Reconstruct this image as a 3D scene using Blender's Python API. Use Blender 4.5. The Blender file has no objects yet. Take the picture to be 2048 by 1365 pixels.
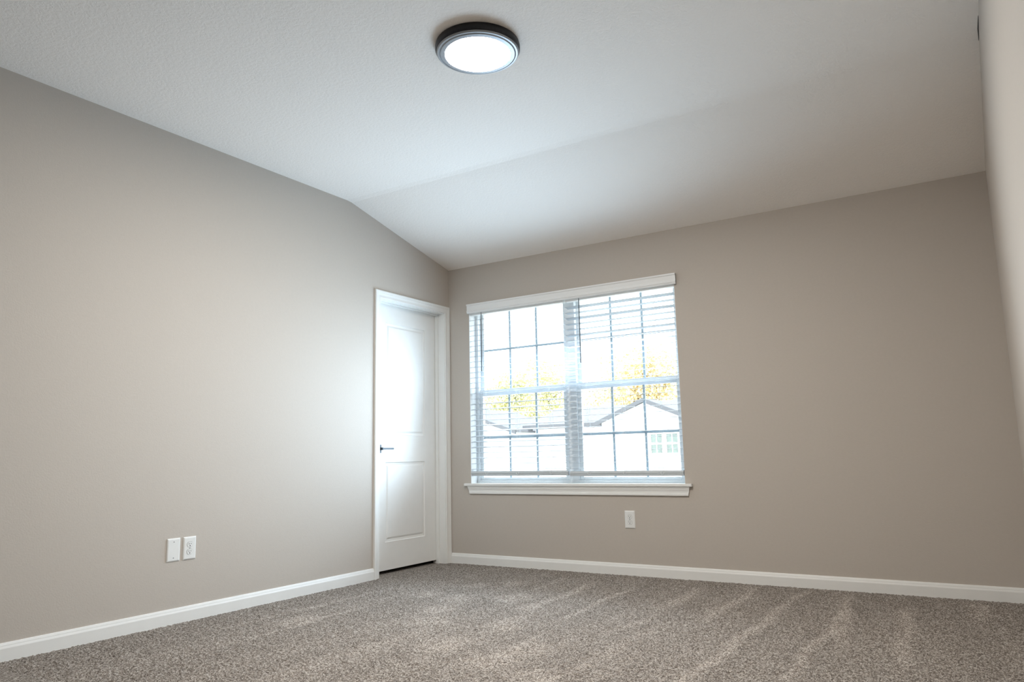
import bpy, bmesh, math, random
import numpy as np
from mathutils import Vector, Matrix

S = bpy.context.scene
COL = S.collection
random.seed(7)
RNG = np.random.default_rng(7)

# ------------------------------------------------------------------ camera
cam_d = bpy.data.cameras.new('camera')
cam = bpy.data.objects.new('camera', cam_d)
COL.objects.link(cam)
cam.location = (3.7612, -5.0084, 0.8504)
cam.rotation_euler = (1.7239, 0.0218, 0.5616)
cam_d.sensor_width = 36.0
cam_d.lens = 1484.73 * 36.0 / 2048.0
cam_d.clip_start = 0.02
cam_d.clip_end = 500
S.camera = cam

# ------------------------------------------------------------------ exposure, sky, sun
S.view_settings.view_transform = 'Standard'
S.view_settings.look = 'None'
S.view_settings.gamma = 1.0
S.view_settings.exposure = 0.0
S.view_settings.use_curve_mapping = False
S.cycles.use_denoising = True
S.cycles.max_bounces = 14
S.cycles.diffuse_bounces = 8
S.cycles.transparent_max_bounces = 32
S.cycles.sample_clamp_indirect = 12

SKY = 7.0
SUN = 6.0
LAMP = 292.0
DAY_FILL = 52.0

world = bpy.data.worlds.new('sky')
S.world = world
world.use_nodes = True
bg = world.node_tree.nodes['Background']
bg.inputs['Color'].default_value = (0.80, 0.91, 1.0, 1)
bg.inputs['Strength'].default_value = SKY

sun_d = bpy.data.lights.new('sun', 'SUN')
sun_d.energy = SUN
sun_d.angle = 0.01
sun_d.color = (1.0, 0.95, 0.86)
sun = bpy.data.objects.new('sun', sun_d)
COL.objects.link(sun)
sun.location = (0, -20, 30)
sun.rotation_euler = (math.radians(52), 0, math.radians(-25))

# added area light inside the blinds, standing in for daylight through the window
fill_d = bpy.data.lights.new('added_window_fill', 'AREA')
fill_d.shape = 'RECTANGLE'
fill_d.size = 1.6
fill_d.size_y = 1.0
fill_d.energy = DAY_FILL
fill_d.color = (0.60, 0.81, 1.0)
fill_d.spread = math.radians(143)
fill = bpy.data.objects.new('added_window_fill', fill_d)
COL.objects.link(fill)
fill.location = (1.11, -0.05, 1.17)
fill.rotation_euler = (math.radians(-104), 0, 0)

# ------------------------------------------------------------------ materials
def new_mat(name):
    m = bpy.data.materials.new(name)
    m.use_nodes = True
    nt = m.node_tree
    return m, nt, nt.nodes['Principled BSDF']


def plain(name, rgb, rough=0.5, metal=0.0, spec=0.5, vary=0.0, scale=40.0, bump=0.0, bump_scale=200.0):
    m, nt, b = new_mat(name)
    b.inputs['Base Color'].default_value = (*rgb, 1)
    b.inputs['Roughness'].default_value = rough
    b.inputs['Metallic'].default_value = metal
    b.inputs['Specular IOR Level'].default_value = spec
    tc = nt.nodes.new('ShaderNodeTexCoord')
    if vary:
        n = nt.nodes.new('ShaderNodeTexNoise')
        n.inputs['Scale'].default_value = scale
        n.inputs['Detail'].default_value = 4
        nt.links.new(tc.outputs['Object'], n.inputs['Vector'])
        r = nt.nodes.new('ShaderNodeValToRGB')
        r.color_ramp.elements[0].position = 0.3
        r.color_ramp.elements[1].position = 0.7
        r.color_ramp.elements[0].color = (*[c * (1 - vary) for c in rgb], 1)
        r.color_ramp.elements[1].color = (*[min(1, c * (1 + vary)) for c in rgb], 1)
        nt.links.new(n.outputs['Fac'], r.inputs['Fac'])
        nt.links.new(r.outputs['Color'], b.inputs['Base Color'])
    if bump:
        n2 = nt.nodes.new('ShaderNodeTexNoise')
        n2.inputs['Scale'].default_value = bump_scale
        n2.inputs['Detail'].default_value = 3
        nt.links.new(tc.outputs['Object'], n2.inputs['Vector'])
        bp = nt.nodes.new('ShaderNodeBump')
        bp.inputs['Strength'].default_value = bump
        bp.inputs['Distance'].default_value = 0.002
        nt.links.new(n2.outputs['Fac'], bp.inputs['Height'])
        nt.links.new(bp.outputs['Normal'], b.inputs['Normal'])
    return m


M_WALL = plain('greige_wall_paint', (0.525, 0.480, 0.432), rough=0.62, spec=0.25, vary=0.012, scale=60, bump=0.22, bump_scale=130)
M_TRIM = plain('white_trim_paint', (0.83, 0.835, 0.82), rough=0.38, spec=0.45, vary=0.01, scale=15)
M_VINYL = plain('white_vinyl', (0.78, 0.80, 0.81), rough=0.4, spec=0.4, vary=0.01, scale=15)
M_SLAT = plain('white_blind_slat', (0.86, 0.87, 0.87), rough=0.45, spec=0.4, vary=0.01, scale=8)
M_BLIND = plain('shaded_white_slat', (0.52, 0.57, 0.62), rough=0.45, spec=0.4, vary=0.01, scale=8)  # white slats, darkened in colour to carry their backlit shade
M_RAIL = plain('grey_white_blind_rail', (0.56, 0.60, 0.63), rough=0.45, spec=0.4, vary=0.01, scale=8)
M_PLATE = plain('white_plastic_plate', (0.80, 0.81, 0.80), rough=0.3, spec=0.5, vary=0.008, scale=30)
M_HOLE = plain('dark_socket_hole', (0.015, 0.015, 0.018), rough=0.8, vary=0.1)
M_MUNTIN = plain('backlit_shade_muntin', (0.36, 0.45, 0.52), rough=0.4, vary=0.02, scale=20)  # white bars; their shade against the bright glass is put into grey-blue
M_GAP = plain('grey_groove', (0.30, 0.31, 0.32), rough=0.7, vary=0.05)
M_BLACK = plain('black_metal_handle', (0.012, 0.018, 0.025), rough=0.32, metal=0.4, vary=0.1)
M_BRONZE = plain('dark_bronze_metal', (0.030, 0.029, 0.032), rough=0.42, metal=0.55, vary=0.15, scale=120)
M_RING = plain('glow_lit_bronze_ring', (0.34, 0.355, 0.38), rough=0.38, metal=0.35, vary=0.03, scale=80)  # bronze trim ring, the lens glow put into its lighter grey
M_WAND = plain('dark_grey_wand', (0.045, 0.06, 0.07), rough=0.35, vary=0.1)
M_CORD = plain('white_cord', (0.74, 0.76, 0.78), rough=0.8, vary=0.03, scale=300)
M_CLOSET = plain('closet_paint', (0.25, 0.23, 0.21), rough=0.8, vary=0.03)
M_EXTWALL = plain('white_siding', (0.78, 0.78, 0.77), rough=0.7, vary=0.03, scale=3)
M_ROOF = plain('grey_shingle_roof', (0.105, 0.108, 0.118), rough=0.9, vary=0.22, scale=9)
M_FASCIA = plain('shadow_grey_fascia', (0.065, 0.068, 0.075), rough=0.7, vary=0.05)  # shadow on the eave and rake boards is put into this dark grey
M_EXTGLASS = plain('house_window_glass', (0.10, 0.125, 0.11), rough=0.12, vary=0.15, scale=3)
M_GROUND = plain('pale_ground', (0.46, 0.45, 0.41), rough=0.95, vary=0.16, scale=1.3)
M_BARK = plain('pale_bark', (0.30, 0.27, 0.22), rough=0.9, vary=0.25, scale=5)
M_DARK = plain('dark_sealant', (0.08, 0.075, 0.07), rough=0.9, vary=0.2)


def leaf_mat(name, rgb):
    m, nt, b = new_mat(name)
    tc = nt.nodes.new('ShaderNodeTexCoord')
    n = nt.nodes.new('ShaderNodeTexNoise')
    n.inputs['Scale'].default_value = 1.1
    n.inputs['Detail'].default_value = 5
    nt.links.new(tc.outputs['Object'], n.inputs['Vector'])
    r = nt.nodes.new('ShaderNodeValToRGB')
    r.color_ramp.elements[0].position = 0.32
    r.color_ramp.elements[1].position = 0.68
    r.color_ramp.elements[0].color = (rgb[0] * 0.75, rgb[1] * 0.8, rgb[2] * 0.75, 1)
    r.color_ramp.elements[1].color = (min(1, rgb[0] * 1.3), min(1, rgb[1] * 1.25), rgb[2] * 1.2, 1)
    nt.links.new(n.outputs['Fac'], r.inputs['Fac'])
    nt.links.new(r.outputs['Color'], b.inputs['Base Color'])
    b.inputs['Roughness'].default_value = 0.7
    b.inputs['Specular IOR Level'].default_value = 0.2
    return m


M_LEAF_Y = leaf_mat('yellow_green_leaves', (0.56, 0.54, 0.30))
M_LEAF_O = leaf_mat('golden_leaves', (0.62, 0.51, 0.30))
M_LEAF_G = leaf_mat('grey_green_leaves', (0.42, 0.45, 0.34))


def ceiling_mat():
    """White paint over a knock-down plaster texture."""
    m, nt, b = new_mat('white_textured_ceiling')
    b.inputs['Base Color'].default_value = (0.90, 0.86, 0.815, 1)
    b.inputs['Roughness'].default_value = 0.75
    b.inputs['Specular IOR Level'].default_value = 0.2
    tc = nt.nodes.new('ShaderNodeTexCoord')
    warp = nt.nodes.new('ShaderNodeTexNoise')
    warp.inputs['Scale'].default_value = 30
    warp.inputs['Detail'].default_value = 2
    nt.links.new(tc.outputs['Object'], warp.inputs['Vector'])
    mx = nt.nodes.new('ShaderNodeMix')
    mx.data_type = 'VECTOR'
    mx.inputs['Factor'].default_value = 0.035
    nt.links.new(tc.outputs['Object'], mx.inputs[4])
    nt.links.new(warp.outputs['Color'], mx.inputs[5])
    n = nt.nodes.new('ShaderNodeTexNoise')
    n.inputs['Scale'].default_value = 62
    n.inputs['Detail'].default_value = 3.5
    n.inputs['Roughness'].default_value = 0.6
    nt.links.new(mx.outputs[1], n.inputs['Vector'])
    ramp = nt.nodes.new('ShaderNodeValToRGB')
    ramp.color_ramp.elements[0].position = 0.42
    ramp.color_ramp.elements[1].position = 0.56
    nt.links.new(n.outputs['Fac'], ramp.inputs['Fac'])
    bp = nt.nodes.new('ShaderNodeBump')
    bp.inputs['Strength'].default_value = 0.4
    bp.inputs['Distance'].default_value = 0.0016
    nt.links.new(ramp.outputs['Color'], bp.inputs['Height'])
    nt.links.new(bp.outputs['Normal'], b.inputs['Normal'])
    return m


M_CEIL = ceiling_mat()


def carpet_mat():
    """Cut pile in mixed taupe yarns, with vacuum tracks and footprints where the nap lies the other way."""
    m, nt, b = new_mat('taupe_carpet')
    L = nt.links
    N = nt.nodes
    b.inputs['Roughness'].default_value = 0.95
    b.inputs['Specular IOR Level'].default_value = 0.08
    tc = N.new('ShaderNodeTexCoord')
    v = N.new('ShaderNodeTexVoronoi')
    v.inputs['Scale'].default_value = 225
    L.new(tc.outputs['Object'], v.inputs['Vector'])
    n = N.new('ShaderNodeTexNoise')
    n.inputs['Scale'].default_value = 330
    n.inputs['Detail'].default_value = 3
    n.inputs['Roughness'].default_value = 0.7
    L.new(tc.outputs['Object'], n.inputs['Vector'])
    sep = N.new('ShaderNodeSeparateColor')
    L.new(v.outputs['Color'], sep.inputs['Color'])
    add = N.new('ShaderNodeMath'); add.operation = 'ADD'
    L.new(sep.outputs[0], add.inputs[0]); L.new(n.outputs['Fac'], add.inputs[1])
    ramp = N.new('ShaderNodeValToRGB')
    e = ramp.color_ramp.elements
    e[0].position = 0.26; e[0].color = (0.095, 0.078, 0.066, 1)
    e[1].position = 0.78; e[1].color = (0.56, 0.52, 0.475, 1)
    mid = e.new(0.52); mid.color = (0.275, 0.243, 0.215, 1)
    half = N.new('ShaderNodeMath'); half.operation = 'MULTIPLY'; half.inputs[1].default_value = 0.5
    L.new(add.outputs[0], half.inputs[0])
    L.new(half.outputs[0], ramp.inputs['Fac'])
    # nap direction (vacuum tracks, footprints) is stored on the mesh
    at = N.new('ShaderNodeAttribute')
    at.attribute_name = 'nap'
    m2 = N.new('ShaderNodeMix'); m2.data_type = 'RGBA'; m2.blend_type = 'MULTIPLY'; m2.inputs[0].default_value = 1
    L.new(ramp.outputs['Color'], m2.inputs[6]); L.new(at.outputs['Fac'], m2.inputs[7])
    L.new(m2.outputs[2], b.inputs['Base Color'])
    return m


M_CARPET = carpet_mat()


def glass_mat():
    m = bpy.data.materials.new('clear_window_glass')
    m.use_nodes = True
    nt = m.node_tree
    nt.nodes.clear()
    out = nt.nodes.new('ShaderNodeOutputMaterial')
    tr = nt.nodes.new('ShaderNodeBsdfTransparent')
    tr.inputs['Color'].default_value = (0.95, 0.97, 0.97, 1)
    gl = nt.nodes.new('ShaderNodeBsdfGlossy')
    gl.inputs['Roughness'].default_value = 0.02
    fr = nt.nodes.new('ShaderNodeFresnel')
    fr.inputs['IOR'].default_value = 1.45
    mx = nt.nodes.new('ShaderNodeMixShader')
    nt.links.new(fr.outputs[0], mx.inputs[0])
    nt.links.new(tr.outputs[0], mx.inputs[1])
    nt.links.new(gl.outputs[0], mx.inputs[2])
    nt.links.new(mx.outputs[0], out.inputs['Surface'])
    return m


M_GLASS = glass_mat()


def lamp_mat():
    m = bpy.data.materials.new('glowing_diffuser')
    m.use_nodes = True
    nt = m.node_tree
    b = nt.nodes['Principled BSDF']
    b.inputs['Base Color'].default_value = (0.9, 0.9, 0.9, 1)
    b.inputs['Emission Color'].default_value = (1.0, 0.925, 0.835, 1)
    b.inputs['Emission Strength'].default_value = LAMP
    return m


M_LAMP = lamp_mat()

# ------------------------------------------------------------------ mesh helpers
def link(name, bm, mat, parent=None, smooth=None, loc=None):
    bmesh.ops.remove_doubles(bm, verts=bm.verts, dist=1e-6)
    bmesh.ops.recalc_face_normals(bm, faces=bm.faces)
    me = bpy.data.meshes.new(name)
    bm.to_mesh(me)
    bm.free()
    me.materials.append(mat)
    if smooth is not None:
        for p in me.polygons:
            p.use_smooth = True
        me.set_sharp_from_angle(angle=math.radians(smooth))
    o = bpy.data.objects.new(name, me)
    COL.objects.link(o)
    if parent is not None:
        o.parent = parent
    if loc is not None:                     # put the origin at loc, keep the shape where it was modelled
        me.transform(Matrix.Translation(-Vector(loc)))
        o.location = loc
    return o


def child(name, bm, mat, parent, smooth=None):
    """Link a part modelled in world space under a parent (parents carry translation only)."""
    o = link(name, bm, mat, None, smooth)
    top = parent
    off = Vector((0, 0, 0))
    while top is not None:
        off += top.location
        top = top.parent
    o.data.transform(Matrix.Translation(-off))
    o.parent = parent
    return o


def empty(name, loc):
    o = bpy.data.objects.new(name, None)
    COL.objects.link(o)
    o.location = loc
    o.empty_display_size = 0.1
    return o


def thing(o, label, cat, group=None):
    o['label'] = label
    o['category'] = cat
    if group:
        o['group'] = group
    return o


def structure(o, label=None):
    o['kind'] = 'structure'
    if label:
        o['label'] = label
    return o


def box(bm, a, b, bevel=0.0, seg=2):
    x0, y0, z0 = a
    x1, y1, z1 = b
    r = bmesh.ops.create_cube(bm, size=1)
    vs = r['verts']
    for v in vs:
        v.co = Vector(((x0 + x1) / 2 + v.co.x * (x1 - x0), (y0 + y1) / 2 + v.co.y * (y1 - y0), (z0 + z1) / 2 + v.co.z * (z1 - z0)))
    if bevel:
        es = list({e for v in vs for e in v.link_edges})
        bmesh.ops.bevel(bm, geom=es, offset=bevel, segments=seg, affect='EDGES', clamp_overlap=True)
    return vs


def extrude_profile(bm, rings, cap=True, closed=True):
    """rings: lists of points of equal length; skins neighbouring rings."""
    vr = [[bm.verts.new(p) for p in ring] for ring in rings]
    n = len(vr[0])
    for a, b in zip(vr, vr[1:]):
        for i in range(n if closed else n - 1):
            j = (i + 1) % n
            bm.faces.new((a[i], a[j], b[j], b[i]))
    if cap and closed:
        bm.faces.new(vr[0])
        bm.faces.new(list(reversed(vr[-1])))
    return vr


def lathe(bm, prof, centre, seg=96):
    """prof: (radius, z) list, turned about the vertical through centre."""
    cx, cy = centre
    rings = []
    for k in range(seg):
        a = 2 * math.pi * k / seg
        rings.append([Vector((cx + r * math.cos(a), cy + r * math.sin(a), z)) for r, z in prof])
    vr = [[bm.verts.new(p) for p in ring] for ring in rings]
    for k in range(seg):
        a, b = vr[k], vr[(k + 1) % seg]
        for i in range(len(prof) - 1):
            if prof[i][0] < 1e-6:
                bm.faces.new((a[i], a[i + 1], b[i + 1]))
            elif prof[i + 1][0] < 1e-6:
                bm.faces.new((a[i], a[i + 1], b[i]))
            else:
                bm.faces.new((a[i], a[i + 1], b[i + 1], b[i]))


def tube(bm, pts, r, seg=8):
    pts = [Vector(p) for p in pts]
    rings = []
    for i, p in enumerate(pts):
        d = (pts[min(i + 1, len(pts) - 1)] - pts[max(i - 1, 0)]).normalized()
        u = d.orthogonal().normalized() if i == 0 else (u - d * u.dot(d)).normalized()
        w = d.cross(u)
        rr = r[i] if isinstance(r, (list, tuple)) else r
        rings.append([p + (u * math.cos(2 * math.pi * k / seg) + w * math.sin(2 * math.pi * k / seg)) * rr for k in range(seg)])
    extrude_profile(bm, rings)


# ------------------------------------------------------------------ the room shell
W = 3.9312          # right wall
YB = -6.8           # back wall
HC = 2.439          # height at the window wall
YK, ZK = -1.19, 2.7226   # crease where the slope meets the flat ceiling
TOP = 2.95
WX0, WX1, WZ0, WZ1 = 0.215, 2.005, 0.634, 2.098    # window opening
DY0, DY1, DZ = -0.863, -0.060, 2.055               # door casing inner edges

# left wall with the doorway
bm = bmesh.new()
box(bm, (-0.13, YB - 0.15, -0.1), (0, DY0 - 0.004, TOP))
box(bm, (-0.13, DY0 - 0.004, DZ + 0.004), (0, DY1 + 0.004, TOP))
box(bm, (-0.13, DY1 + 0.004, -0.1), (0, 0.18, TOP))
wall_left = structure(link('wall_left', bm, M_WALL))

# window wall with the opening
bm = bmesh.new()
box(bm, (0, 0, -0.1), (WX0 - 0.002, 0.18, TOP))
box(bm, (WX1 + 0.002, 0, -0.1), (W, 0.18, TOP))
box(bm, (WX0 - 0.002, 0, -0.1), (WX1 + 0.002, 0.18, WZ0 - 0.022))
box(bm, (WX0 - 0.002, 0, WZ1 + 0.002), (WX1 + 0.002, 0.18, TOP))
structure(link('wall_far', bm, M_WALL))

bm = bmesh.new()
box(bm, (W, YB - 0.15, -0.1), (W + 0.15, 0.18, TOP))
structure(link('wall_right', bm, M_WALL))

bm = bmesh.new()
box(bm, (0, YB - 0.15, -0.1), (W, YB, TOP))
structure(link('wall_back', bm, M_CLOSET))  # unseen back wall, given dark paint to cut bounce onto the far wall

# ceiling: flat, then sloping down to the window wall
bm = bmesh.new()
prof = [(YB, ZK), (YK - 0.02, ZK), (YK + 0.02, ZK - 0.02 * (ZK - HC) / -YK), (0, HC), (0, TOP), (YB, TOP)]
prof[1] = (YK - 0.03, ZK)
extrude_profile(bm, [[Vector((x, y, z)) for y, z in prof] for x in (0, W)])
structure(link('ceiling', bm, M_CEIL))

# short dark split where the caulk opened at the right end of the ceiling
bm = bmesh.new()
tube(bm, [(W - 0.0015, -1.13, 2.7085), (W - 0.002, -1.22, 2.7215), (W - 0.0015, -1.34, 2.7226)], [0.001, 0.0035, 0.001], 6)
structure(link('trim_1', bm, M_DARK))

# carpet: a fine tufted surface where the camera looks, plain beyond
def build_floor():
    step = 0.0052
    x0, x1, y0, y1 = 0.0, W, -3.35, 0.0
    nx = int((x1 - x0) / step) + 1
    ny = int((y1 - y0) / step) + 1
    xs = np.linspace(x0, x1, nx)
    ys = np.linspace(y0, y1, ny)
    X, Y = np.meshgrid(xs, ys)
    h = RNG.random((ny, nx))
    h = (h + 0.45 * (np.roll(h, 1, 0) + np.roll(h, 1, 1))) / 1.9
    Z = (h - 0.62) * 0.0095
    X = X + (RNG.random((ny, nx)) - 0.5) * step * 0.5
    Y = Y + (RNG.random((ny, nx)) - 0.5) * step * 0.5
    X = np.clip(X, x0, x1)
    Y = np.clip(Y, y0, y1)
    Z[0, :] = 0
    co = np.stack([X, Y, Z], -1).reshape(-1, 3)
    i = np.arange(nx * ny).reshape(ny, nx)
    q = np.stack([i[:-1, :-1], i[:-1, 1:], i[1:, 1:], i[1:, :-1]], -1).reshape(-1, 4)
    nap = np.full((ny, nx), 0.87)
    tracks = [(1.78, -0.47, 1.80, -1.48), (2.20, -1.22, 2.16, -1.54), (1.48, -0.31, 1.52, -1.27), (1.57, -1.46, 1.55, -1.73),
              (1.88, -1.79, 1.90, -1.99), (2.75, -0.57, 2.72, -2.60), (2.48, -0.13, 2.47, -1.16), (2.17, -0.31, 2.18, -1.00),
              (2.78, -0.10, 2.75, -0.52), (3.01, -0.21, 3.15, -1.36), (3.34, -0.45, 3.40, -1.61), (3.65, -0.08, 3.66, -0.60),
              (3.06, -0.65, 3.04, -2.03), (1.20, -0.25, 1.24, -0.80), (2.32, -1.30, 2.28, -2.60), (1.30, -1.90, 1.28, -2.90),
              (0.62, -1.60, 0.66, -2.90), (0.36, -1.10, 0.34, -2.40)]
    soft = lambda a: 1 / (1 + np.exp(-a))
    for k, (xa, ya, xb, yb) in enumerate(tracks):
        f = np.clip((Y - ya) / (yb - ya), 0, 1)
        cx_ = xa + (xb - xa) * f + 0.012 * np.sin(Y * 9 + k)
        wd = 0.024 + 0.008 * (k % 4)
        along = soft((ya - Y) / 0.05) * soft((Y - yb) / 0.09)
        nap += (0.34 if k < 13 else 0.18) * np.exp(-((X - cx_) / wd) ** 2) * along
    for x_ in (0.55, 1.02, 1.36, 1.66, 2.03, 2.40, 2.62, 2.93, 3.24, 3.52, 3.80):   # broad strokes between the tracks
        nap += 0.075 * np.exp(-((X - x_ - 0.02 * np.sin(Y * 2.1 + x_ * 5)) / 0.075) ** 2)
    for px_, py_ in [(0.95, -1.22), (0.70, -1.19), (1.01, -0.62), (1.06, -1.54), (1.49, -1.27), (1.57, -2.15), (2.19, -2.41),
                     (1.89, -2.28), (1.65, -1.74), (1.25, -1.05), (0.80, -0.80), (1.20, -1.80), (0.55, -2.10), (1.95, -2.05)]:
        ww = 0.07 + 0.05 * RNG.random()
        d2 = ((X - px_) / ww) ** 2 + ((Y - py_) / (ww * 1.25)) ** 2
        wob = 0.35 * np.sin(X * 41 + py_ * 9) * np.sin(Y * 37 + px_ * 7)
        nap += 0.25 * soft((0.9 - d2 + wob) * 3)
    nap = np.concatenate([nap.ravel(), np.full(12, 0.87)]).astype(np.float32)
    nv = len(co)
    extra = np.array([[0, YB, 0], [W, YB, 0], [W, y0, 0], [0, y0, 0],
                      [-0.8, -0.95, -0.001], [0, -0.95, -0.001], [0, 0.1, -0.001], [-0.8, 0.1, -0.001],
                      [-0.9, YB, -0.03], [W, YB, -0.03], [W, 0.15, -0.03], [-0.9, 0.15, -0.03]], float)
    co = np.concatenate([co, extra])
    q = np.concatenate([q, np.array([[nv, nv + 1, nv + 2, nv + 3], [nv + 4, nv + 5, nv + 6, nv + 7], [nv + 8, nv + 9, nv + 10, nv + 11]])])
    me = bpy.data.meshes.new('floor')
    me.vertices.add(len(co))
    me.vertices.foreach_set('co', co.ravel())
    me.loops.add(len(q) * 4)
    me.loops.foreach_set('vertex_index', q.ravel().astype(np.int32))
    me.polygons.add(len(q))
    me.polygons.foreach_set('loop_start', np.arange(0, len(q) * 4, 4, dtype=np.int32))
    me.update(calc_edges=True)
    me.validate()
    me.attributes.new('nap', 'FLOAT', 'POINT').data.foreach_set('value', nap)
    me.polygons.foreach_set('use_smooth', np.ones(len(q), bool))
    me.materials.append(M_CARPET)
    o = bpy.data.objects.new('floor', me)
    COL.objects.link(o)
    return structure(o)


build_floor()

# closet behind the door: only a dark gap under the slab shows it
bm = bmesh.new()
box(bm, (-0.85, -0.98, -0.05), (-0.80, 0.13, 2.3))
box(bm, (-0.80, -0.98, -0.05), (-0.13, -0.94, 2.3))
box(bm, (-0.80, 0.09, -0.05), (-0.13, 0.13, 2.3))
box(bm, (-0.85, -0.98, 2.3), (-0.13, 0.13, 2.34))
structure(link('wall_closet', bm, M_CLOSET))

# baseboards: flat board with a stepped, bevelled top
BB = [(0, -0.01), (0.0135, -0.01), (0.0135, 0.055), (0.0125, 0.058), (0.0095, 0.066), (0.0095, 0.0685), (0.006, 0.0775), (0, 0.079)]


def baseboard(name, p, q, nrm):
    bm = bmesh.new()
    p, q, nrm = Vector(p), Vector(q), Vector(nrm)
    extrude_profile(bm, [[e + nrm * d + Vector((0, 0, z)) for d, z in BB] for e in (p, q)])
    return structure(link(name, bm, M_TRIM))


baseboard('baseboard_left', (0, YB, 0), (0, DY0 - 0.0572, 0), (1, 0, 0))
baseboard('baseboard_far', (0.0165, 0, 0), (W, 0, 0), (0, -1, 0))
baseboard('baseboard_right', (W, YB, 0), (W, -0.0136, 0), (-1, 0, 0))

# ------------------------------------------------------------------ door
SX = -0.094          # front face of the slab
SY0, SY1, SZ0, SZ1 = -0.855, -0.068, 0.026, 2.047
bm = bmesh.new()
ylines = [SY0, -0.694, -0.207, SY1]
zlines = [SZ0, 0.222, 0.826, 1.017, 1.905, SZ1]
RINGS = [(0.0, 0.0), (0.006, 0.0005), (0.011, -0.007), (0.026, -0.009), (0.040, -0.0025)]
for i in range(3):
    for j in range(5):
        ya, yb, za, zb = ylines[i], ylines[i + 1], zlines[j], zlines[j + 1]
        if i == 1 and j in (1, 3):
            rr = []
            for o_, d_ in RINGS:
                rr.append([bm.verts.new((SX + d_, y, z)) for y, z in ((ya + o_, za + o_), (yb - o_, za + o_), (yb - o_, zb - o_), (ya + o_, zb - o_))])
            for a, b in zip(rr, rr[1:]):
                for k in range(4):
                    bm.faces.new((a[k], a[(k + 1) % 4], b[(k + 1) % 4], b[k]))
            bm.faces.new(rr[-1])
        else:
            bm.faces.new([bm.verts.new((SX, y, z)) for y, z in ((ya, za), (yb, za), (yb, zb), (ya, zb))])
back = SX - 0.035
for (ya, za), (yb, zb) in (((SY0, SZ0), (SY1, SZ0)), ((SY1, SZ0), (SY1, SZ1)), ((SY1, SZ1), (SY0, SZ1)), ((SY0, SZ1), (SY0, SZ0))):
    bm.faces.new([bm.verts.new(p) for p in ((SX, ya, za), (SX, yb, zb), (back, yb, zb), (back, ya, za))])
bm.faces.new([bm.verts.new(p) for p in ((back, SY0, SZ0), (back, SY1, SZ0), (back, SY1, SZ1), (back, SY0, SZ1))])
door = structure(link('door_1', bm, M_TRIM, loc=(SX, (SY0 + SY1) / 2, SZ0)),
                 'white two panel door with black lever handle in the corner')

# jamb boards with the door stop
bm = bmesh.new()
JY0, JY1, JZ = DY0 + 0.005, DY1 - 0.005, DZ - 0.005
box(bm, (-0.131, JY0 - 0.016, -0.01), (0.0, JY0, JZ + 0.016))
box(bm, (-0.131, JY1, -0.01), (0.0, JY1 + 0.016, JZ + 0.016))
box(bm, (-0.131, JY0, JZ), (0.0, JY1, JZ + 0.016))
box(bm, (-0.093, JY0, -0.01), (-0.063, JY0 + 0.011, JZ), 0.002)
box(bm, (-0.093, JY1 - 0.011, -0.01), (-0.063, JY1, JZ), 0.002)
box(bm, (-0.093, JY0, JZ - 0.009), (-0.063, JY1, JZ), 0.002)
child('jamb', bm, M_TRIM, door)

# mitred casing
bm = bmesh.new()
CP = [(0, 0), (0, 0.008), (0.003, 0.0098), (0.018, 0.0094), (0.024, 0.0105), (0.034, 0.0138), (0.039, 0.0128), (0.0415, 0.0150), (0.052, 0.0160), (0.0565, 0.0140), (0.0572, 0)]
path = []
for u, h in CP:
    path.append([Vector((h, DY0 - u, -0.01)), Vector((h, DY0 - u, DZ + u)), Vector((h, DY1 + u, DZ + u)), Vector((h, DY1 + u, -0.01))])
extrude_profile(bm, [[path[i][k] for i in range(len(CP))] for k in range(4)])
child('casing', bm, M_TRIM, door)

# lever handle
HY, HZ = -0.772, 0.9215
bm = bmesh.new()
box(bm, (SX, HY - 0.031, HZ - 0.031), (SX + 0.009, HY + 0.031, HZ + 0.031), 0.0015)
tube(bm, [(SX + 0.008, HY, HZ), (SX + 0.018, HY, HZ), (SX + 0.030, HY, HZ), (SX + 0.050, HY, HZ)], [0.0165, 0.0135, 0.0105, 0.0105], 20)
h = child('door_handle', bm, M_BLACK, door, smooth=35)
bm = bmesh.new()
box(bm, (SX + 0.046, HY - 0.011, HZ - 0.0068), (SX + 0.057, -0.652, HZ + 0.0068), 0.0025)
child('lever', bm, M_BLACK, h, smooth=35)

# ------------------------------------------------------------------ window
FY0, FY1 = 0.086, 0.176        # frame depth range
bm = bmesh.new()
FW = 0.026
MX = (WX0 + WX1) / 2
MH = 0.045                      # half of the middle mullion
FZ1 = WZ1
for a, b in (((WX0, FY0, WZ0), (WX0 + FW, FY1, FZ1)), ((WX1 - FW, FY0, WZ0), (WX1, FY1, FZ1)),
             ((WX0 + FW, FY0, WZ0), (WX1 - FW, FY1, WZ0 + 0.022)), ((WX0 + FW, FY0, FZ1 - FW), (WX1 - FW, FY1, FZ1)),
             ((MX - MH, FY0, WZ0 + 0.022), (MX + MH, FY1, FZ1 - FW))):
    box(bm, a, b, 0.002)
# recess lining from the wall face to the frame
for a, b in (((WX0 - 0.002, 0.0, WZ0), (WX0, FY0 + 0.01, FZ1)), ((WX1, 0.0, WZ0), (WX1 + 0.002, FY0 + 0.01, FZ1)),
             ((WX0 - 0.002, 0.0, FZ1), (WX1 + 0.002, FY0 + 0.01, FZ1 + 0.002))):
    box(bm, a, b)
window = structure(link('window_1', bm, M_VINYL, loc=(MX, 0, WZ0)), 'white twin window with gridded sashes behind white blinds')

MEET0, MEET1 = 1.342, 1.392


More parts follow.
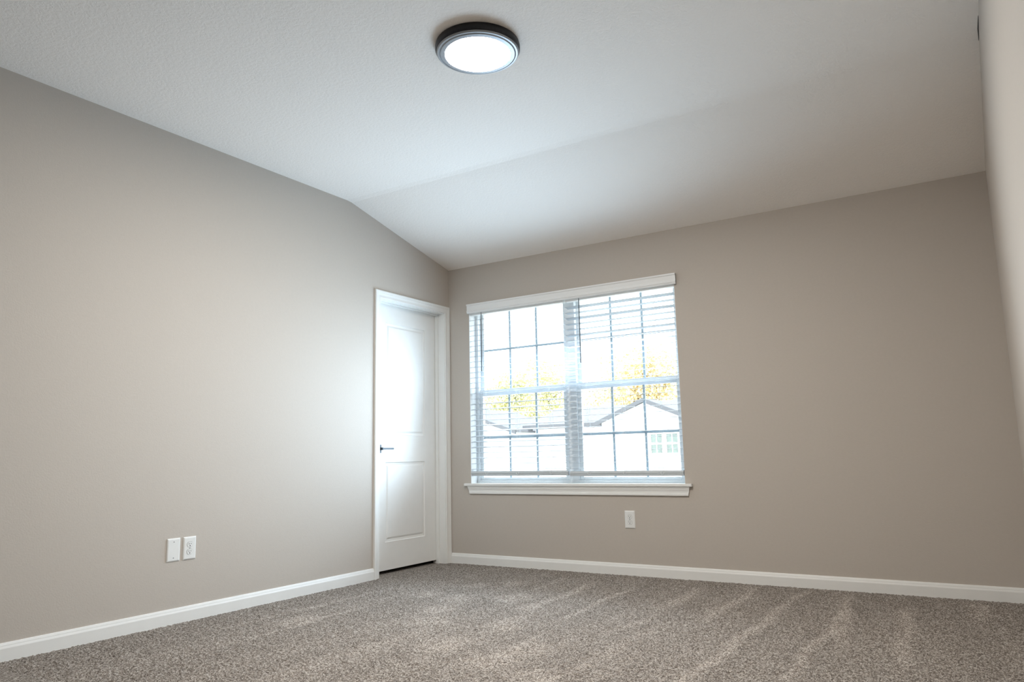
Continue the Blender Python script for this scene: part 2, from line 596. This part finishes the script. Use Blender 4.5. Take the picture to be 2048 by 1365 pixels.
def sash(xa, xb, upper):
    y0 = 0.128 if upper else 0.100
    y1 = y0 + 0.026
    za, zb = (1.357, FZ1 - FW) if upper else (WZ0 + 0.022, MEET1)
    st = 0.031
    rb = 0.036 if upper else 0.022            # bottom rail
    rt = 0.030 if upper else MEET1 - MEET0    # top rail
    bm = bmesh.new()
    for a, b in (((xa, y0, za), (xa + st, y1, zb)), ((xb - st, y0, za), (xb, y1, zb)),
                 ((xa + st, y0, za), (xb - st, y1, za + rb)), ((xa + st, y0, zb - rt), (xb - st, y1, zb))):
        box(bm, a, b, 0.002)
    if not upper:                              # finger lift lip and two tilt latches
        box(bm, (xa + 0.02, y0 - 0.004, zb - 0.006), (xb - 0.02, y0 + 0.002, zb), 0.001)
        for fx in (0.27, 0.73):
            cx = xa + (xb - xa) * fx
            box(bm, (cx - 0.028, y0 - 0.003, zb - 0.024), (cx + 0.028, y0 + 0.002, zb - 0.012), 0.001)
    s = child('sash', bm, M_VINYL, window)
    gx0, gx1, gz0, gz1 = xa + st, xb - st, za + rb, zb - rt
    yc = (y0 + y1) / 2
    bm = bmesh.new()
    box(bm, (gx0 - 0.004, yc - 0.009, gz0 - 0.004), (gx1 + 0.004, yc + 0.009, gz1 + 0.004))
    # one face only lets a ray pass a single sheet
    bm.free()
    bm = bmesh.new()
    bm.faces.new([bm.verts.new(p) for p in ((gx0 - 0.004, yc - 0.008, gz0 - 0.004), (gx1 + 0.004, yc - 0.008, gz0 - 0.004), (gx1 + 0.004, yc - 0.008, gz1 + 0.004), (gx0 - 0.004, yc - 0.008, gz1 + 0.004))])
    bmesh.ops.solidify(bm, geom=bm.faces[:], thickness=0.003)
    child('pane', bm, M_GLASS, s)
    bm = bmesh.new()
    for k in (1, 2):
        x = gx0 + (gx1 - gx0) * k / 3
        box(bm, (x - 0.009, yc - 0.003, gz0), (x + 0.009, yc + 0.004, gz1))
    zm = 0.998 if not upper else 1.728
    box(bm, (gx0, yc - 0.0029, zm - 0.009), (gx1, yc + 0.0039, zm + 0.009))
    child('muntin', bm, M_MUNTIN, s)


for xa, xb in ((WX0 + FW, MX - MH), (MX + MH, WX1 - FW)):
    sash(xa, xb, False)
    sash(xa, xb, True)

# sill board and moulded apron under it
bm = bmesh.new()
box(bm, (0.160, -0.030, WZ0 - 0.020), (2.059, 0.0, WZ0), 0.003)
box(bm, (WX0 - 0.002, -0.001, WZ0 - 0.020), (WX1 + 0.002, FY0 + 0.012, WZ0))
child('sill', bm, M_TRIM, window)
bm = bmesh.new()
AP = [(0.0, 0.614), (-0.020, 0.614), (-0.021, 0.606), (-0.017, 0.602), (-0.017, 0.596), (-0.0125, 0.582), (-0.0115, 0.570), (-0.0145, 0.568), (-0.0145, 0.553), (0.0, 0.553)]


def ap_end(y, z, side):
    k = (0.614 - z) / (0.614 - 0.553)
    return (0.186 + 0.020 * k) if side < 0 else (2.040 - 0.013 * k)


extrude_profile(bm, [[Vector((ap_end(y, z, s), y, z)) for y, z in AP] for s in (-1, 1)])
child('apron', bm, M_TRIM, window)

# ------------------------------------------------------------------ valance over the blinds
bm = bmesh.new()
VP = [(0.0, 2.110), (-0.030, 2.110), (-0.030, 2.100), (-0.024, 2.094), (-0.022, 2.066), (-0.024, 2.052), (-0.027, 2.049), (-0.027, 2.046), (-0.024, 2.044), (-0.021, 2.034), (-0.017, 2.0305), (-0.010, 2.0305), (-0.010, 2.099), (0.0, 2.099)]
extrude_profile(bm, [[Vector((x, y, z)) for y, z in VP] for x in (0.206, 2.026)])
# returns to the wall at both ends
for xa, xb in ((0.206, 0.213), (2.019, 2.026)):
    box(bm, (xa, -0.0205, 2.0305), (xb, 0.0, 2.105), 0.0015)
val = link('window_valance', bm, M_SLAT, loc=(MX, 0, 2.11))
thing(val, 'white moulded valance along the top of the window, hiding the blind headrails', 'valance')

# ------------------------------------------------------------------ blinds
SLAT_PITCH = 0.0439
SLAT_Z = 0.747
SLAT_Y = 0.019


def elev(z):
    return math.degrees(math.atan((z - 0.85) / 5.45))


def slat_rings(x0, x1, z, tilt):
    """a slightly crowned 50 mm slat, the window-side edge raised by tilt degrees"""
    out = []
    t = math.radians(tilt)
    n = 4
    top, bot = [], []
    for i in range(n + 1):
        s = -0.025 + 0.05 * i / n
        c = 0.0018 * (1 - (s / 0.025) ** 2)
        top.append((s, c + 0.0012))
        bot.append((s, c - 0.0012))
    prof = top + bot[::-1]
    for x in (x0, x1):
        out.append([Vector((x, SLAT_Y + s * math.cos(t) - c * math.sin(t), z + s * math.sin(t) + c * math.cos(t))) for s, c in prof])
    return out


def blind(x0, x1, tilts, wand_x, wand_len, ladders, zshift, label):
    root = empty('window_blind', ((x0 + x1) / 2, SLAT_Y, 0.69))
    thing(root, label, 'blind', 'blinds in the twin window')
    bm = bmesh.new()
    box(bm, (x0, 0.002, 2.018), (x1, 0.046, 2.062), 0.002)
    child('headrail', bm, M_SLAT, root)
    bm = bmesh.new()
    for k, tl in enumerate(tilts):
        z = SLAT_Z + zshift + SLAT_PITCH * k
        extrude_profile(bm, slat_rings(x0 + 0.002, x1 - 0.002, z, tl))
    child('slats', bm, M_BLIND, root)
    # bottom rail: trapezoid section, grooved front
    bm = bmesh.new()
    zc = 0.713 + zshift
    RP = [(-0.0265, zc + 0.001), (-0.0225, zc + 0.0165), (0.022, zc + 0.0175), (0.0255, zc + 0.004), (0.020, zc - 0.019), (-0.0195, zc - 0.020), (-0.0235, zc - 0.005), (-0.0215, zc - 0.001)]
    extrude_profile(bm, [[Vector((x, SLAT_Y + y, z)) for y, z in RP] for x in (x0, x1)])
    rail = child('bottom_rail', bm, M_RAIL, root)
    for x in ladders:                            # cord ends curled over the rail's front
        bm = bmesh.new()
        pts = []
        for i in range(22):
            a = i / 21 * 2 * math.pi * 1.4
            pts.append((x - 0.014 + 0.028 * i / 21 + 0.006 * math.cos(a), SLAT_Y - 0.0275, zc - 0.002 + 0.008 * math.sin(a)))
        tube(bm, pts, 0.0014, 5)
        child('cord_end', bm, M_CORD, rail)
    for x in ladders:
        bm = bmesh.new()
        for y in (SLAT_Y - 0.0268, SLAT_Y + 0.0268):
            for dx in (-0.004, 0.004):
                tube(bm, [(x + dx, y, zc + 0.010), (x + dx, y, 2.02)], 0.00055, 4)
        tube(bm, [(x + 0.010, SLAT_Y - 0.0272, zc + 0.010), (x + 0.010, SLAT_Y - 0.0272, 2.02)], 0.0007, 4)
        child('ladder_cord', bm, M_CORD, root)
    bm = bmesh.new()
    tube(bm, [(wand_x, -0.018, 2.0295), (wand_x, -0.018, 2.010), (wand_x, -0.018, 2.036 - wand_len + 0.05), (wand_x, -0.018, 2.036 - wand_len)], [0.0022, 0.0036, 0.0038, 0.0044], 6)
    child('tilt_wand', bm, M_WAND, root)
    return root


lt = []
for k in range(29):
    z = SLAT_Z + SLAT_PITCH * k
    if k < 2:
        t = 3.0
    elif k < 4:
        t = 8.0
    elif k < 13:
        t = 13.0 + random.uniform(-1.2, 1.2)
    elif k < 15:
        t = elev(z) + random.uniform(0.2, 1.0)
    elif k in (17, 18, 19):
        t = elev(z) + random.uniform(4.5, 6.0)
    else:
        t = elev(z) + random.uniform(-0.5, 0.8)
    lt.append(t)
rt = []
for k in range(29):
    z = SLAT_Z + SLAT_PITCH * k
    droop = {28: 24, 27: 15, 26: 22, 25: 12, 24: 11, 23: 18, 22: 6, 21: 10, 20: 4}
    if k in droop:
        t = elev(z) - droop[k]
    else:
        t = elev(z) + random.uniform(-0.8, 0.9)
    rt.append(t)

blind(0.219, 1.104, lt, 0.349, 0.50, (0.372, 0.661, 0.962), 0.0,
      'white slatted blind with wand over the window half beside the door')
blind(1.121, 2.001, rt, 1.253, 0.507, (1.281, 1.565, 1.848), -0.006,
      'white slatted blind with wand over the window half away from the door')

# ------------------------------------------------------------------ ceiling light
CX, CY = 1.970, -2.383
zt = ZK
root = empty('ceiling_light', (CX, CY, zt))
thing(root, 'round flush ceiling light with dark bronze rim and glowing white disc', 'ceiling light')
bm = bmesh.new()
lathe(bm, [(0.0, zt), (0.176, zt), (0.1925, zt - 0.001), (0.195, zt - 0.010), (0.1945, zt - 0.026), (0.190, zt - 0.034), (0.184, zt - 0.036), (0.0, zt - 0.036)], (CX, CY))
child('housing', bm, M_BRONZE, root, smooth=40)
bm = bmesh.new()
lathe(bm, [(0.150, zt - 0.036), (0.1885, zt - 0.0355), (0.1885, zt - 0.038), (0.184, zt - 0.0425), (0.1765, zt - 0.0435), (0.1745, zt - 0.0405), (0.1725, zt - 0.0435), (0.170, zt - 0.0455), (0.152, zt - 0.0475), (0.150, zt - 0.0465), (0.150, zt - 0.036)], (CX, CY))
child('trim_ring', bm, M_RING, root, smooth=30)
bm = bmesh.new()
lathe(bm, [(0.1498, zt - 0.0362), (0.1498, zt - 0.0465), (0.13, zt - 0.0485), (0.08, zt - 0.0500), (0.0, zt - 0.0505)], (CX, CY))
child('diffuser', bm, M_LAMP, root, smooth=40)

# ------------------------------------------------------------------ wall plates
def frame_axes(wall):
    # (across, out of the wall)
    return (Vector((0, 1, 0)), Vector((1, 0, 0))) if wall == 'left' else (Vector((1, 0, 0)), Vector((0, -1, 0)))


def plate_bm(c, wall, w=0.078, hh=0.122, d=0.0065):
    a, n = frame_axes(wall)
    u = Vector((0, 0, 1))
    bm = bmesh.new()
    rings = []
    for dw, dd in ((0, 0), (0, 0.002), (0.0022, 0.0045), (0.0065, d)):
        rings.append([c + a * sx * (w / 2 - dw) + u * sz * (hh / 2 - dw) + n * dd for sx, sz in ((-1, -1), (1, -1), (1, 1), (-1, 1))])
    extrude_profile(bm, rings)
    return bm


def disc(bm, c, wall, r, d, seg=14, clip=None):
    a, n = frame_axes(wall)
    u = Vector((0, 0, 1))
    rings = []
    for dd in (0, d):
        ring = []
        for k in range(seg):
            t = 2 * math.pi * k / seg
            z = r * math.sin(t)
            if clip:
                z = max(-clip, min(clip, z))
            ring.append(c + a * r * math.cos(t) + u * z + n * dd)
        rings.append(ring)
    extrude_profile(bm, rings)


def slot_box(bm, c, wall, w, h, d):
    a, n = frame_axes(wall)
    u = Vector((0, 0, 1))
    extrude_profile(bm, [[c + a * sx * w / 2 + u * sz * h / 2 + n * dd for sx, sz in ((-1, -1), (1, -1), (1, 1), (-1, 1))] for dd in (0, d)])


def screw(c, wall, parent, mat):
    bm = bmesh.new()
    disc(bm, c, wall, 0.0032, 0.0008, 12)
    child('screw', bm, mat, parent)


def blank_plate(c, wall, label):
    c = Vector(c)
    a, n = frame_axes(wall)
    p = link('wall_plate', plate_bm(c, wall), M_PLATE, loc=c)
    thing(p, label, 'wall plate')
    for dz in (-0.042, 0.042):
        screw(c + Vector((0, 0, dz)) + n * 0.0064, wall, p, M_GAP)


def outlet(c, wall, label):
    c = Vector(c)
    a, n = frame_axes(wall)
    p = link('wall_outlet', plate_bm(c, wall), M_PLATE, loc=c)
    thing(p, label, 'outlet')
    for dz in (-0.0195, 0.0195):
        rc = c + Vector((0, 0, dz)) + n * 0.0064
        bm = bmesh.new()
        disc(bm, rc, wall, 0.0182, 0.0004, 28, clip=0.0152)
        child('groove', bm, M_GAP, p)
        bm = bmesh.new()
        disc(bm, rc, wall, 0.0170, 0.0016, 28, clip=0.0140)
        r = child('receptacle', bm, M_PLATE, p)
        f = rc + n * 0.0015
        bm = bmesh.new()
        slot_box(bm, f - a * 0.0062 + Vector((0, 0, 0.0038)), wall, 0.0024, 0.0088, 0.0004)
        slot_box(bm, f + a * 0.0062 + Vector((0, 0, 0.0038)), wall, 0.0024, 0.0072, 0.0004)
        disc(bm, f + Vector((0, 0, -0.0070)), wall, 0.0030, 0.0004, 12)
        child('slot', bm, M_HOLE, r)
    screw(c + n * 0.0064, wall, p, M_GAP)


blank_plate((0, -2.4890, 0.3855), 'left', 'blank white cover plate beside the outlet on the door wall')
outlet((0, -2.3920, 0.3855), 'left', 'white duplex outlet beside the blank plate on the door wall')
outlet((1.588, 0, 0.3830), 'far', 'white duplex outlet on the wall below the window')

# ------------------------------------------------------------------ outside
bm = bmesh.new()
gp = [(0.2, -0.25), (6, -0.2), (30, 0.12), (60, 0.3), (160, 0.6)]
extrude_profile(bm, [[Vector((-110, y, z)) for y, z in gp], [Vector((70, y, z)) for y, z in gp]], cap=False, closed=False)
o = link('ground_outside', bm, M_GROUND)
structure(o)


def gable_roof(bm, x0, x1, y0, y1, ze, zr, axis, th=0.16):
    """a solid pitched roof slab pair; axis is the direction of the ridge"""
    if axis == 'y':
        xm = (x0 + x1) / 2
        prof = [(x0, ze), (xm, zr), (x1, ze), (x1, ze + th), (xm, zr + th), (x0, ze + th)]
        extrude_profile(bm, [[Vector((x, y, z)) for x, z in prof] for y in (y0, y1)])
    else:
        ym = (y0 + y1) / 2
        prof = [(y0, ze), (ym, zr), (y1, ze), (y1, ze + th), (ym, zr + th), (y0, ze + th)]
        extrude_profile(bm, [[Vector((x, y, z)) for y, z in prof] for x in (x0, x1)])


def house_window(parent, xa, xb, za, zb, y):
    bm = bmesh.new()
    f = 0.07
    for a, b in (((xa - f, y - 0.06, za - f), (xa, y + 0.02, zb + f)), ((xb, y - 0.06, za - f), (xb + f, y + 0.02, zb + f)),
                 ((xa, y - 0.06, za - f), (xb, y + 0.02, za)), ((xa, y - 0.06, zb), (xb, y + 0.02, zb + f)),
                 ((xa, y - 0.05, (za + zb) / 2 - 0.05), (xb, y + 0.02, (za + zb) / 2 + 0.05)),
                 (((xa + xb) / 2 - 0.025, y - 0.045, za), ((xa + xb) / 2 + 0.025, y + 0.02, zb))):
        box(bm, a, b)
    w = child('window', bm, M_EXTWALL, parent)
    bm = bmesh.new()
    box(bm, (xa, y - 0.02, za), (xb, y + 0.015, zb))
    child('pane', bm, M_EXTGLASS, w)


# neighbour's house: long low body with a gabled wing towards us
H = empty('house', (-13.5, 38, 0.15))
thing(H, 'white neighbouring house with grey roof, front gable and paired windows', 'house', 'houses across the yard')
bm = bmesh.new()
box(bm, (-20.0, 35.6, 0.05), (-4.0, 43.5, 2.55))
child('wall', bm, M_EXTWALL, H)
bm = bmesh.new()
gx0, gx1, gy0, gy1 = -14.75, -9.35, 34.2, 40.0
prof = [(gx0, 0.05), (gx1, 0.05), (gx1, 2.60), ((gx0 + gx1) / 2, 3.66), (gx0, 2.60)]
extrude_profile(bm, [[Vector((x, y, z)) for x, z in prof] for y in (gy0, gy1)])
child('gable_wall', bm, M_EXTWALL, H)
bm = bmesh.new()
gable_roof(bm, -20.4, -3.6, 35.0, 44.1, 2.52, 3.78, 'x')
gable_roof(bm, gx0 - 0.36, gx1 + 0.36, 33.9, 39.8, 2.50, 3.74, 'y', 0.12)
# higher hipped part behind
xs0, xs1, yy0, yy1, ze, zr = -14.8, -1.5, 38.0, 47.0, 3.3, 4.72
v = [bm.verts.new(p) for p in ((xs0, yy0, ze), (xs1, yy0, ze), (xs1, yy1, ze), (xs0, yy1, ze), (xs0 + 3.4, 42.5, zr), (xs1 - 3.4, 42.5, zr))]
for f in ((0, 1, 5, 4), (1, 2, 5), (2, 3, 4, 5), (3, 0, 4), (3, 2, 1, 0)):
    bm.faces.new([v[i] for i in f])
child('roof', bm, M_ROOF, H)
bm = bmesh.new()
box(bm, (-20.5, 34.86, 2.42), (gx0 - 0.36, 35.0, 2.66))
ap = ((gx0 + gx1) / 2, 3.62)
for s in (-1, 1):
    xe = ap[0] + s * (gx1 - gx0 + 0.72) / 2
    prof = [(ap[0], ap[1] + 0.24), (ap[0], ap[1]), (xe, 2.36), (xe, 2.60)]
    extrude_profile(bm, [[Vector((x, y, z)) for x, z in prof] for y in (33.80, 33.90)])
child('fascia', bm, M_FASCIA, H)
house_window(H, -11.78, -11.14, 0.80, 1.84, gy0)
house_window(H, -10.88, -10.24, 0.80, 1.84, gy0)
house_window(H, -17.9, -17.25, 0.80, 1.84, 35.6)
bm = bmesh.new()
box(bm, (-20.7, 34.5, 2.28), (-19.9, 35.1, 2.52))
child('eave_vent', bm, M_FASCIA, H)

# second house further along, only its gable slope shows
B = empty('house', (-27.5, 40, 0.15))
thing(B, 'pale house whose grey gable slope falls behind the blind beside the door', 'house', 'houses across the yard')
bm = bmesh.new()
prof = [(-32.3, 0.05), (-22.3, 0.05), (-22.3, 2.45), (-27.3, 4.05), (-32.3, 2.45)]
extrude_profile(bm, [[Vector((x, y, z)) for x, z in prof] for y in (36.5, 44)])
child('wall', bm, M_EXTWALL, B)
bm = bmesh.new()
gable_roof(bm, -32.9, -21.7, 36.0, 44.4, 2.33, 4.13, 'y', 0.14)
child('roof', bm, M_ROOF, B)
bm = bmesh.new()
for s in (-1, 1):
    xe = -27.3 + s * 5.6
    prof = [(-27.3, 4.27), (-27.3, 4.05), (xe, 2.22), (xe, 2.46)]
    extrude_profile(bm, [[Vector((x, y, z)) for x, z in prof] for y in (35.9, 36.0)])
child('fascia', bm, M_FASCIA, B)


def tree(x, y, z0, hgt, rad, mat, label, seed, n=9000, leaf=0.38):
    rg = np.random.default_rng(seed)
    root = empty('tree', (x, y, z0))
    thing(root, label, 'tree', 'trees beyond the houses')
    bm = bmesh.new()
    pts = [(x + 0.25 * math.sin(i * 1.3 + seed), y, z0 - 0.3 + hgt * 0.85 * i / 5) for i in range(6)]
    tube(bm, pts, [0.24, 0.21, 0.17, 0.13, 0.09, 0.05], 8)
    for b in range(9):
        a = rg.uniform(0, 2 * math.pi)
        s = rg.uniform(0.3, 0.72)
        p = Vector(pts[0]).lerp(Vector(pts[-1]), s)
        q = p + Vector((math.cos(a) * rad * 0.7, math.sin(a) * rad * 0.7, hgt * 0.16))
        tube(bm, [p, p.lerp(q, 0.5) + Vector((0, 0, 0.15)), q], [0.09, 0.06, 0.03], 6)
    child('trunk', bm, M_BARK, root)
    # crown: leaf sprays gathered in lobes
    nl = 16
    lobes = np.stack([rg.normal(0, rad * 0.42, nl), rg.normal(0, rad * 0.42, nl), rg.uniform(hgt * 0.34, hgt * 0.92, nl)], -1)
    lobes[:, :2] *= (1.15 - 0.75 * ((lobes[:, 2:] / hgt - 0.34) / 0.6) ** 2)
    lobes[:, :2] = np.clip(lobes[:, :2], -rad * 0.78, rad * 0.78)
    which = rg.integers(0, nl, n)
    d = rg.normal(size=(n, 3))
    d /= np.linalg.norm(d, axis=1)[:, None]
    c = lobes[which] + d * (rad * 0.44 * rg.random(n) ** 0.4)[:, None]
    c += np.array([x, y, z0])
    u = rg.normal(size=(n, 3)); u /= np.linalg.norm(u, axis=1)[:, None]
    w = np.cross(u, rg.normal(size=(n, 3))); w /= np.linalg.norm(w, axis=1)[:, None]
    sz = leaf * rg.uniform(0.5, 1.1, n)[:, None]
    co = np.stack([c - u * sz * 0.5, c + w * sz * 0.28, c + u * sz * 0.5, c - w * sz * 0.28], 1).reshape(-1, 3)
    me = bpy.data.meshes.new('crown')
    me.from_pydata((co - np.array([x, y, z0])).tolist(), [], np.arange(n * 4).reshape(-1, 4).tolist())
    me.materials.append(mat)
    o = bpy.data.objects.new('crown', me)
    COL.objects.link(o)
    o.parent = root


TREES = [
    (-49, 58, 7.2, 4.6, M_LEAF_Y, 'low yellow-green tree above the second house at the door end of the window'),
    (-35.5, 58, 8.4, 4.6, M_LEAF_Y, 'yellow-green tree above the low roof, seen just door-side of the mullion'),
    (-22.5, 58, 9.4, 4.4, M_LEAF_O, 'golden tree above the roof beside the front gable'),
    (-54, 74, 10.0, 5.0, M_LEAF_G, 'dull green tree standing behind the low yellow-green tree'),
    (-41, 74, 12.5, 5.0, M_LEAF_Y, 'tall pale tree standing behind the gap between two yellow-green trees'),
    (-28, 74, 13.5, 5.0, M_LEAF_O, 'tall golden tree standing behind the window mullion'),
    (-16, 74, 16.5, 5.0, M_LEAF_G, 'tallest grey-green tree at the window edge away from the door'),
]
for i, (x, y, hgt, rad, mat, lab) in enumerate(TREES):
    tree(x, y, 0.2, hgt, rad, mat, lab, 11 + i)
